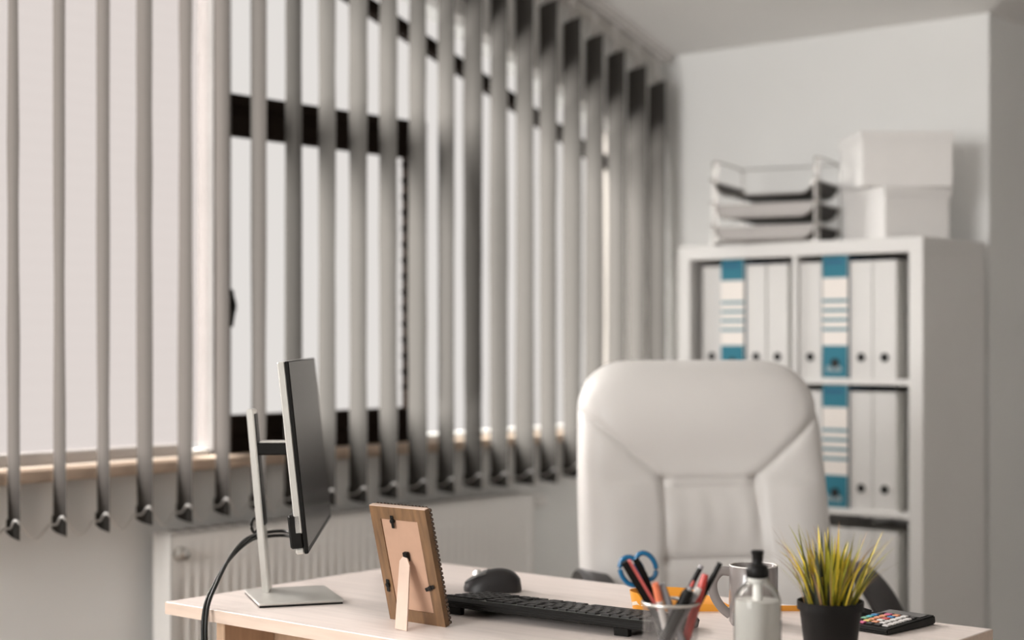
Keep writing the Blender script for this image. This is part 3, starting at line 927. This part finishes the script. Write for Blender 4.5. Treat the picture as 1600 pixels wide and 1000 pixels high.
# easel leg
hin = fm @ Vector((.004, -.001, .122))
foot = Vector((.0255, -.066, 0.0))
bm = B()
wd = Vector((1, 0.1, 0)).normalized()
dirv = (foot - hin); ln = dirv.length; dirv.normalize()
th = wd.cross(dirv).normalized() * .0028
prof = [(0.001, -.003), (.0135, .016), (.015, ln - .012), (.014, ln), (-.006, ln), (-.011, ln - .012), (-.007, .016), (-.003, -.003)]
prof = [(0.0, 0.0), (.010, .020), (.013, ln), (-.011, ln - .002), (-.011, .014)]
lo = [bm.verts.new(hin + wd * a + dirv * b - th * .5) for a, b in prof]
hi = [bm.verts.new(hin + wd * a + dirv * b + th * .5) for a, b in prof]
bm.faces.new(lo); bm.faces.new(hi)
for i in range(len(prof)):
    j = (i + 1) % len(prof); bm.faces.new([lo[i], lo[j], hi[j], hi[i]])
obj('easel_leg', bm, 'mdfleg', pf)
bm = box(B(), .000, .010, -.006, .001, .108, .124, .001)
fobj('hinge', bm, 'blackpl')

# ------------------------------------------------------------------ mouse
ms = thing('computer_mouse', 'black wireless mouse lying on the desk behind the keyboard', 'mouse', (-1.925, 2.245, DZ), R(212))
bm = B(); n, k = 28, 14
def mouse_pt(i, j):
    u = i / n; a = math.pi * j / k
    x = (u - .5) * .108
    wv = .034 * max(0, 1 - abs(2 * u - 1) ** 3.2) ** .42 * (1 - .08 * math.sin(u * 6.28))
    hv = (.040 * math.sin(math.pi * min(1, (u * .93 + .02)) ** .70) ** .62) if 0 < u < 1 else .002
    hv = max(hv, .004)
    cy, sy = math.cos(a), math.sin(a)
    return (x, wv * math.copysign(abs(cy) ** .75, cy), .002 + hv * abs(sy) ** .8)
g = [[bm.verts.new(mouse_pt(i, j)) for j in range(k + 1)] for i in range(n + 1)]
for i in range(n):
    for j in range(k):
        bm.faces.new([g[i][j], g[i][j + 1], g[i + 1][j + 1], g[i + 1][j]])
    bm.faces.new([g[i][0], g[i + 1][0], g[i + 1][k], g[i][k]])
bm.faces.new(g[0]); bm.faces.new(g[n])
obj('shell', bm, 'mouse', ms, 60)
bm = B()
g = []
for i in range(16, n):
    row = []
    for j in range(4, k - 3):
        p = Vector(mouse_pt(i, j)); row.append(bm.verts.new(p + Vector((0.0004, 0, .0012))))
    g.append(row)
for a, b in zip(g, g[1:]):
    for j in range(len(a) - 1): bm.faces.new([a[j], a[j + 1], b[j + 1], b[j]])
obj('button_cover', bm, 'mousetop', ms, 60)
bm = lathe(B(), [(.006, -.004), (.009, -.003), (.009, .003), (.006, .004)], 16)
obj('scroll_wheel', bm, 'chrome', ms, 40, loc=(.028, 0, .030), rot=(R(90), 0, 0))

# ------------------------------------------------------------------ keyboard (its rear edge towards the camera)
kb = thing('keyboard', 'black computer keyboard with its raised rear edge towards the camera', 'keyboard', (-1.838, 1.995, DZ), R(3.2))
KL, KD = .425, .152
zr_, zf_ = .029, .017                                  # top height at rear (y=0) and front (y=KD)
kz = lambda y: zr_ + (zf_ - zr_) * y / KD
bm = B()
prism(bm, [(0.004, .014), (0, .018), (0, .024), (.008, zr_), (KD - .004, zf_), (KD, zf_ - .004), (KD - .006, .001), (.03, .010)], 'x', 0, KL)
bmesh.ops.bevel(bm, geom=bm.edges[:], offset=.0016, segments=2, affect='EDGES')
body = obj('keyboard_body', bm, 'blackpl', kb, 40)
bm = B()
prism(bm, [(.010, zr_ + .0002), (KD - .008, kz(KD - .008) + .0003), (KD - .008, kz(KD - .008) - .002), (.010, zr_ - .002)], 'x', .003, KL - .003)
obj('deck', bm, 'kbtop', body)
for x in (.018, KL - .075):
    bm = B()
    prism(bm, [(.012, .018), (.026, .018), (.022, .000), (.014, .000)], 'x', x, x + .026)
    obj('folding_foot', bm, 'blackpl', kb)
tilt = math.atan2(zf_ - zr_, KD)
_km = {}
def key(x, y, w):
    if w not in _km:
        bm = B()
        a, d, h = w / 2 - .0012, .0078, .0036
        lo = [bm.verts.new((sx * a, sy * d, 0)) for sx, sy in ((-1, -1), (1, -1), (1, 1), (-1, 1))]
        hi = [bm.verts.new((sx * (a - .0014), sy * (d - .0014), h)) for sx, sy in ((-1, -1), (1, -1), (1, 1), (-1, 1))]
        bm.faces.new(lo); bm.faces.new(hi)
        for i in range(4): bm.faces.new([lo[i], lo[(i + 1) % 4], hi[(i + 1) % 4], hi[i]])
        _km[w] = mesh_of('key', bm, 'key')
    link('key', _km[w], body, (x, y, kz(y) + .0002), (tilt, 0, 0))
U = .0187
# chair user sees the mirror of this: rear row (function keys) first; numeric pad at small x
y = .022
x = .012
for blk in (4, ):
    for i in range(blk): key(.018 + i * U, y + .002, U)
for st, n_ in ((.104, 3), (.168, 4), (.250, 4), (.332, 4)):
    for i in range(n_): key(st + i * U, y, U)
key(.425, y, U)
rows = [(.046, [(.112 - .014, 3, U), (.168, 1, .036)] + [(.203, 13, U - .0005)]),
        (.065, [(.098, 3, U), (.164, 1, .028)] + [(.192, 12, U), (.424, 1, .026)]),
        (.084, [(.164, 1, .036), (.200, 11, U), (.418, 1, .036)]),
        (.103, [(.116, 1, U), (.166, 1, .045), (.206, 10, U), (.412, 1, .045)]),
        (.122, [(.098, 3, U), (.164, 1, .024), (.190, 1, .024), (.214, 1, .024), (.292, 1, .112), (.366, 1, .024), (.392, 1, .024), (.420, 1, .028)])]
for y, groups in rows:
    for i in range(4): key(.018 + i * U, y, U)
    for st, n_, w in groups:
        for i in range(n_): key(st + i * w, y, w)

# ------------------------------------------------------------------ wire mesh pencil cup
CX, CY, CR, CHH = -1.267, 1.858, .0385, .096
cup = thing('pencil_cup', 'silver wire mesh pencil cup holding pens and scissors', 'pencil cup', (CX, CY, DZ))
bm = B()
NH = 52; seg_ = 22
for sgn in (1, -1):
    for k in range(NH):
        prev = None
        for i in range(seg_ + 1):
            f = i / seg_
            a = 2 * math.pi * k / NH + sgn * f * 2.3
            r = CR - .0008 * (sgn > 0)
            da = .00036 / r
            z = .003 + f * (CHH - .005)
            cur = [bm.verts.new((r * math.cos(a - da), r * math.sin(a - da), z)), bm.verts.new((r * math.cos(a + da), r * math.sin(a + da), z))]
            if prev: bm.faces.new([prev[0], prev[1], cur[1], cur[0]])
            prev = cur
obj('mesh_wall', bm, 'meshwire', cup, kind='stuff')
bm = B()
tube(bm, [(CR * math.cos(a * math.pi / 24), CR * math.sin(a * math.pi / 24), CHH) for a in range(48)], .0024, 8, True)
obj('rim', bm, 'chrome', cup, 70)
bm = lathe(B(), [(CR - .001, 0), (CR, .0005), (CR, .008), (CR - .001, .008), (CR - .001, .002)], 40, True, True)
obj('cup_base', bm, 'meshwire', cup, 40)

# pens: lateral offset in metres (image right), depth offset (away from camera) and height above the desk
cupc = Vector((CX, CY, DZ))
def in_cup(lat, dep, h): return cupc + Rv * lat + Fv * dep + Vector((0, 0, h))
px = .000881
def lat(u): return (u - 1049) * px
def hh(v): return 1.2 - (v - 533) * px - DZ
def pen(label, top, rim_, dep0, dep1, r, parts, cat='pen', flat=None):
    """top/rim_: two points on the axis (image u, v as lateral/height), parts: list of (from, to, scale, material, name) fractions from foot to top"""
    (u1, v1), (u0, v0) = top, rim_
    s = (u1 - u0) / (v1 - v0)
    h_top = hh(v1)
    ub = u0 + s * (((DZ + .008 - 1.2) / -px + 533) - v0)
    lb = max(-.030, min(.030, lat(ub)))
    lim = math.sqrt(max(0, .031 ** 2 - lb ** 2))
    dep0 = max(-lim, min(lim, dep0))
    a = in_cup(lb, dep0, .0035); b = in_cup(lat(u1), dep1, h_top)
    d = b - a
    t = thing('marker_pen' if cat == 'marker' else 'pen', label, cat, a, 0, 'pens standing in the wire cup')
    for f0, f1, k0, k1, m, nm in parts:
        bm = sweep(B(), [d * f0, d * (f0 + f1) / 2, d * f1], flat or circ(r, 10), scale=[k0, (k0 + k1) / 2, k1], up=tuple(-Fv))
        obj(nm, bm, m, t, 50)
    return t
t = pen('flat black pen with a coral stripe leaning left in the wire cup', (975, 880), (1013, 942), .012, -.014, .0042,
        [(0, 1, 1, 1, 'blackpl', 'barrel')], flat=rect(.0105, .006))
p0 = t.children[0]
# coral stripe on its right side
vsum = p0.data.vertices
axis = Vector(vsum[-1].co) - Vector(vsum[0].co)
bm = sweep(B(), [axis * .30, axis * 1.0], [(x + .0068, y_) for x, y_ in rect(.0042, .0062)], up=tuple(-Fv))
obj('coral_stripe', bm, 'pink', t)
pen('short clear pen with an orange end in the front of the cup', (1022, 911), (1030, 942), -.004, -.028, .0050,
    [(0, .80, 1, 1, 'penwhite', 'barrel'), (.80, 1, 1.05, .95, 'orangepen', 'end_cap')])
pen('grey slanted pen beside the orange-ended pen in the cup', (1033, 914), (1046, 942), -.012, -.019, .0052,
    [(0, .93, 1, 1, 'pengrey', 'barrel'), (.93, 1, 1, .8, 'pengrey', 'end_cap')])
pen('thick black marker leaning right at the front of the cup', (1077, 917), (1062, 943), -.010, -.030, .0082,
    [(0, .92, 1, 1, 'blackpl', 'barrel'), (.92, .97, 1, .75, 'blackpl', 'collar'), (.97, 1, .5, .35, 'pengrey', 'nib')], cat='marker')
pen('thin black pencil with a pale edge leaning right in the cup', (1100, 890), (1081, 926), .022, .014, .0040,
    [(0, .97, 1, 1, 'blackpl', 'barrel'), (.97, 1, 1, 1, 'pengrey', 'end_cap')])
pen('red pen leaning right in the wire cup', (1104, 901), (1092, 940), -.002, -.004, .0062,
    [(0, .85, 1, 1, 'red', 'barrel'), (.85, 1, 1, .75, 'red', 'end_cap')])
pen('short grey pen in front of the red pen in the cup', (1092, 920), (1079, 943), -.008, -.020, .0048,
    [(0, .93, 1, 1, 'pengrey', 'barrel'), (.93, 1, 1.1, .9, 'penwhite', 'end_cap')])
pen('longest black pencil leaning far right in the cup', (1128, 884), (1098, 941), .006, .002, .0040,
    [(0, .98, 1, 1, 'blackpl', 'barrel'), (.98, 1, 1, 1, 'blackpl', 'end_cap')])
pen('slim dark pen with a reddish tip behind the marker', (1087, 913), (1074, 940), .016, .006, .0035,
    [(0, .88, 1, 1, 'blackpl', 'barrel'), (.88, 1, 1, .4, 'red', 'end_cap')])

# scissors
sx = thing('scissors', 'blue handled scissors standing handles-up in the wire cup', 'scissors', in_cup(-.012, .010, .004))
s0 = in_cup(-.012, .010, .004)
def sp(u, v, dep=.012): return in_cup(lat(u), dep, hh(v)) - s0
def loop(cu, cv, a, b, rot, dep):
    out = []
    for i in range(28):
        q = 2 * math.pi * i / 28
        x, y_ = a * math.cos(q), b * math.sin(q)
        out.append(sp(cu + x * math.cos(rot) - y_ * math.sin(rot), cv + x * math.sin(rot) + y_ * math.cos(rot), dep))
    return out
bl = obj('handle', tube(B(), loop(989, 899, 17, 24, R(-28), .012), .0036, 8, True), 'blue', sx, 70)
br = obj('handle', tube(B(), loop(1011, 890, 15, 22, R(-24), .006), .0036, 8, True), 'blue', sx, 70)
obj('shank', sweep(B(), [sp(994, 878, .004), sp(1008, 903, .004), sp(1016, 925, .006), sp(1026, 960, .008)], rect(.009, .005), up=tuple(-Fv)), 'blackpl', br, 40)
obj('shank', sweep(B(), [sp(1003, 917, .012), sp(1012, 926, .012), sp(1024, 955, .012)], rect(.012, .004), up=tuple(-Fv)), 'blackpl', bl, 40)
for k, (u0, dp) in enumerate(((1026, .008), (1024, .012))):
    obj('blade', sweep(B(), [sp(u0, 955, dp), sp(1042, 1040, dp)], rect(.010, .0015), up=tuple(-Fv), scale=[1, .3]), 'steel', sx)

# ------------------------------------------------------------------ mug
mug = thing('mug', 'grey glazed mug behind the hand gel bottle', 'mug', (-1.372, 2.250, DZ))
MH, MR = .097, .0395
bm = lathe(B(), [(.0, .006), (MR - .006, .006), (MR - .0035, .012), (MR - .0032, MH - .002), (MR - .0016, MH), (MR, MH - .002), (MR, .006), (MR - .004, 0), (0.0, 0)], 48, False, False)
bmesh.ops.remove_doubles(bm, verts=bm.verts[:], dist=.0001)
obj('mug_body', bm, 'mug', mug, 45)
bm = tube(B(), [((MR - .0017) * math.cos(a * math.pi / 24), (MR - .0017) * math.sin(a * math.pi / 24), MH - .0008) for a in range(48)], .0016, 6, True)
obj('rim', bm, 'mugrim', mug, 70)
d = -Rv
pts = [d * (MR - .002) + Vector((0, 0, .086)), d * (MR + .014) + Vector((0, 0, .086)), d * (MR + .026) + Vector((0, 0, .070)), d * (MR + .024) + Vector((0, 0, .048)), d * (MR + .012) + Vector((0, 0, .028)), d * (MR - .002) + Vector((0, 0, .016))]
obj('handle', sweep(B(), smooth_path(pts, 6), [(a * 1.0, b * .55) for a, b in circ(.0075, 10)], up=tuple(Fv)), 'mug', mug, 60)

# ------------------------------------------------------------------ hand gel bottle
bo = thing('gel_bottle', 'clear bottle of milky hand gel with a black nozzle cap', 'bottle', (-1.140, 1.880, DZ))
bm = lathe(B(), [(.029, .001), (.032, .004), (.032, .098), (.031, .112), (.027, .122), (.020, .130), (.0145, .135), (.0145, .137), (.016, .138), (.016, .140), (.0135, .141), (.0135, .143)], 40, True, False)
obj('bottle_shell', bm, 'bottle', bo, 50)
bm = lathe(B(), [(.0285, .003), (.0305, .006), (.0305, .098), (.0298, .110)], 40)
obj('gel', bm, 'gel', bo, 50)
bm = lathe(B(), [(.0062, .100), (.0062, .142)], 16)
obj('dip_tube', bm, 'tube', bo, 50)
bm = lathe(B(), [(.0120, .133), (.0138, .135), (.0138, .1395), (.0125, .141)], 28)
obj('neck_ring', bm, 'tube', bo, 50)
bm = lathe(B(), [(.0145, .141), (.0150, .142), (.0150, .151), (.0135, .156), (.0105, .158), (.0085, .159)], 32)
for k in range(24):
    a = 2 * math.pi * k / 24
    c_ = Vector((.0149 * math.cos(a), .0149 * math.sin(a), 0))
    tube(bm, [c_ + Vector((0, 0, .142)), c_ + Vector((0, 0, .151))], .0006, 4)
cap = obj('cap', bm, 'blackpl', bo, 40)
obj('nozzle', lathe(B(), [(.0078, .158), (.0072, .163), (.0074, .171), (.0085, .173), (.0085, .176), (.0070, .177)], 24), 'blackpl', cap, 40)

# ------------------------------------------------------------------ potted grass
pl = thing('potted_grass', 'small yellow-green ornamental grass in a black pot', 'plant', (-1.143, 2.087, DZ))
PH_ = .083
bm = lathe(B(), [(.0, .002), (.034, .002), (.0345, 0), (.036, .002), (.0445, PH_ - .012), (.0478, PH_ - .012), (.0482, PH_), (.0462, PH_), (.0440, PH_ - .012), (.0425, PH_ - .020)], 44, False, False)
obj('pot', bm, 'pot', pl, 40)
obj('soil', lathe(B(), [(.0425, PH_ - .020), (.03, PH_ - .014), (.010, PH_ - .012), (.0005, PH_ - .012)], 30, False, True), 'soil', pl, 60)
rg = random.Random(11)
def blade(ang, r0, lean, L_, w, m, droop):
    bm = B(); n = 7; prev = None
    e = Vector((math.cos(ang), math.sin(ang), 0)); sd = Vector((-e.y, e.x, 0))
    tw = rg.uniform(-.9, .9)
    sd2 = (sd * math.cos(tw) + e * math.sin(tw))
    p = e * r0 + Vector((0, 0, PH_ - .016)); th = lean
    for i in range(n + 1):
        f = i / n
        ww = 1.25 * w * (1 - f ** 1.8) * (.75 + .5 * f if f < .5 else 1) + .0002
        cur = [bm.verts.new(p - sd2 * ww / 2), bm.verts.new(p + sd2 * ww / 2)]
        if prev: bm.faces.new([prev[0], prev[1], cur[1], cur[0]])
        prev = cur
        th = lean + droop * f * f
        p = p + (e * math.sin(th) + Vector((0, 0, math.cos(th)))) * 1.2 * L_ / n
    obj('grass_blade', bm, m, pl)
for i in range(70):      # dense upright core
    blade(rg.uniform(0, 6.28), rg.uniform(0, .030), rg.uniform(0, .30), rg.uniform(.055, .105), rg.uniform(.0045, .0085), rg.choice(['grassy', 'grassg', 'grassy', 'grassy', 'grassd']), rg.uniform(0, .35))
for i in range(46):      # short dark base
    blade(rg.uniform(0, 6.28), rg.uniform(.005, .034), rg.uniform(0, .45), rg.uniform(.030, .060), rg.uniform(.004, .0065), rg.choice(['grassd', 'grassd', 'grassg']), rg.uniform(0, .3))
for i in range(52):      # arching outer blades
    blade(rg.uniform(0, 6.28), rg.uniform(.015, .036), rg.uniform(.25, .55), rg.uniform(.075, .115), rg.uniform(.002, .0042), rg.choice(['grassy', 'grassg', 'grassy', 'grassb']), rg.uniform(.2, 1.0))
for i in range(26):      # thin whiskers
    blade(rg.uniform(0, 6.28), rg.uniform(.010, .034), rg.uniform(.35, .75), rg.uniform(.085, .125), .0012, rg.choice(['grassb', 'grassg']), rg.uniform(.2, .9))

# ------------------------------------------------------------------ orange ribbon
rb = thing('ribbon', 'orange lanyard ribbon looped on the desk behind the pencil cup', 'ribbon', (-1.50, 2.30, DZ))
def ribbon(pts, m, nm, parent):
    """pts: (x, y, foot height, width); a thin strap standing on its edge, leaning a little"""
    bm = B()
    P = smooth_path([(a, b, z0) for a, b, z0, w in pts], 8)
    Wd = smooth_path([(w, 0, 0) for a, b, z0, w in pts], 8)
    prev = None
    for i, p in enumerate(P):
        t = P[min(i + 1, len(P) - 1)] - P[max(i - 1, 0)]
        n = Vector((-t.y, t.x, 0)).normalized()
        w = Wd[i].x
        lo = p; hi = p + Vector((0, 0, w)) + n * w * .18
        cur = [bm.verts.new(q) for q in (lo - n * .0007, lo + n * .0007, hi + n * .0007, hi - n * .0007)]
        if prev:
            for k in range(4): bm.faces.new([prev[k], prev[(k + 1) % 4], cur[(k + 1) % 4], cur[k]])
        else: bm.faces.new(cur)
        prev = cur
    bm.faces.new(prev)
    return obj(nm, bm, m, parent, 60)
r_ = ribbon([(.15, .135, .0005, .010), (.06, .06, .0005, .010), (.0, .006, .0005, .013), (-.05, -.038, .0005, .022), (-.085, -.065, .001, .030), (-.106, -.055, .001, .034),
             (-.092, -.02, .001, .034), (-.05, .02, .0005, .032), (-.01, .042, .0005, .018), (.02, .055, .0005, .005)], 'ribbon', 'ribbon_loop', rb)
for q0, q1, z in (((-.098, -.0685), (-.080, -.0625), .013), ((-.026, -.0195), (-.008, -.0035), .006), ((.022, .0225), (.042, .0400), .004)):
    bm = sweep(B(), [(q0[0], q0[1] - .003, z), ((q0[0] + q1[0]) / 2, (q0[1] + q1[1]) / 2 - .003, z + .002), (q1[0], q1[1] - .003, z)], rect(.0008, .006))
    obj('printed_logo', bm, 'ribbonlogo', r_)

# ------------------------------------------------------------------ calculator
ca = thing('calculator', 'black pocket calculator with coloured keys at the right end of the desk', 'calculator', (-1.195, 2.372, DZ), R(-6))
cw, cl = .088, .138
bm = B()
prism(bm, [(-cl / 2, 0.001), (cl / 2, .001), (cl / 2 + .002, .006), (cl / 2, .016), (-cl / 2, .010), (-cl / 2 - .002, .004)], 'x', -cw / 2, cw / 2)
bmesh.ops.bevel(bm, geom=bm.edges[:], offset=.002, segments=2, affect='EDGES')
cb = obj('calculator_body', bm, 'blackpl', ca, 40)
ct = math.atan2(.006, cl)
cz = lambda y: .0132 + y * .006 / cl
bm = box(B(), -cw / 2 + .008, cw / 2 - .008, .036, .062, -.001, .0008)
obj('display', bm, 'screen', cb, loc=(0, 0, cz(.0)), rot=(ct, 0, 0))
grid = ['kpowk', 'bobww', 'torww', 'gowww', 'kyoww', 'kpkkw']
km = {}
for i, row in enumerate(grid):
    for j, c in enumerate(row):
        if c not in km: km[c] = mesh_of('key', box(B(), -.0055, .0055, -.0050, .0050, 0, .0025, .0008), 'calc_' + c)
        yy = .024 - i * .0150
        link('key', km[c], cb, (-.030 + j * .015, yy, cz(yy)), (ct, 0, 0))

# small black earphone plug with its wire
ep = thing('cable_plug', 'small black plug with a thin wire behind the potted grass', 'plug', (-1.262, 2.418, DZ), R(20))
bm = sweep(B(), [(-.016, 0, .010), (0, 0, .012), (.012, 0, .010)], circ(.006, 10), scale=[.7, 1, .8])
obj('plug_body', bm, 'blackpl', ep, 50)
bm = tube(B(), smooth_path([(.012, 0, .010), (.035, .004, .014), (.055, .006, .005), (.062, -.01, .0015)], 5), .0013, 6)
obj('wire', bm, 'cable', ep, 60)
bm = tube(B(), smooth_path([(-.016, 0, .010), (-.05, -.02, .002), (-.09, .0, .0015)], 5), .0013, 6)
obj('wire', bm, 'cable', ep, 60)
bm = box(B(), -.010, .010, -.006, .006, 0, .008, .002)
obj('plug_base', bm, 'blackpl', ep)
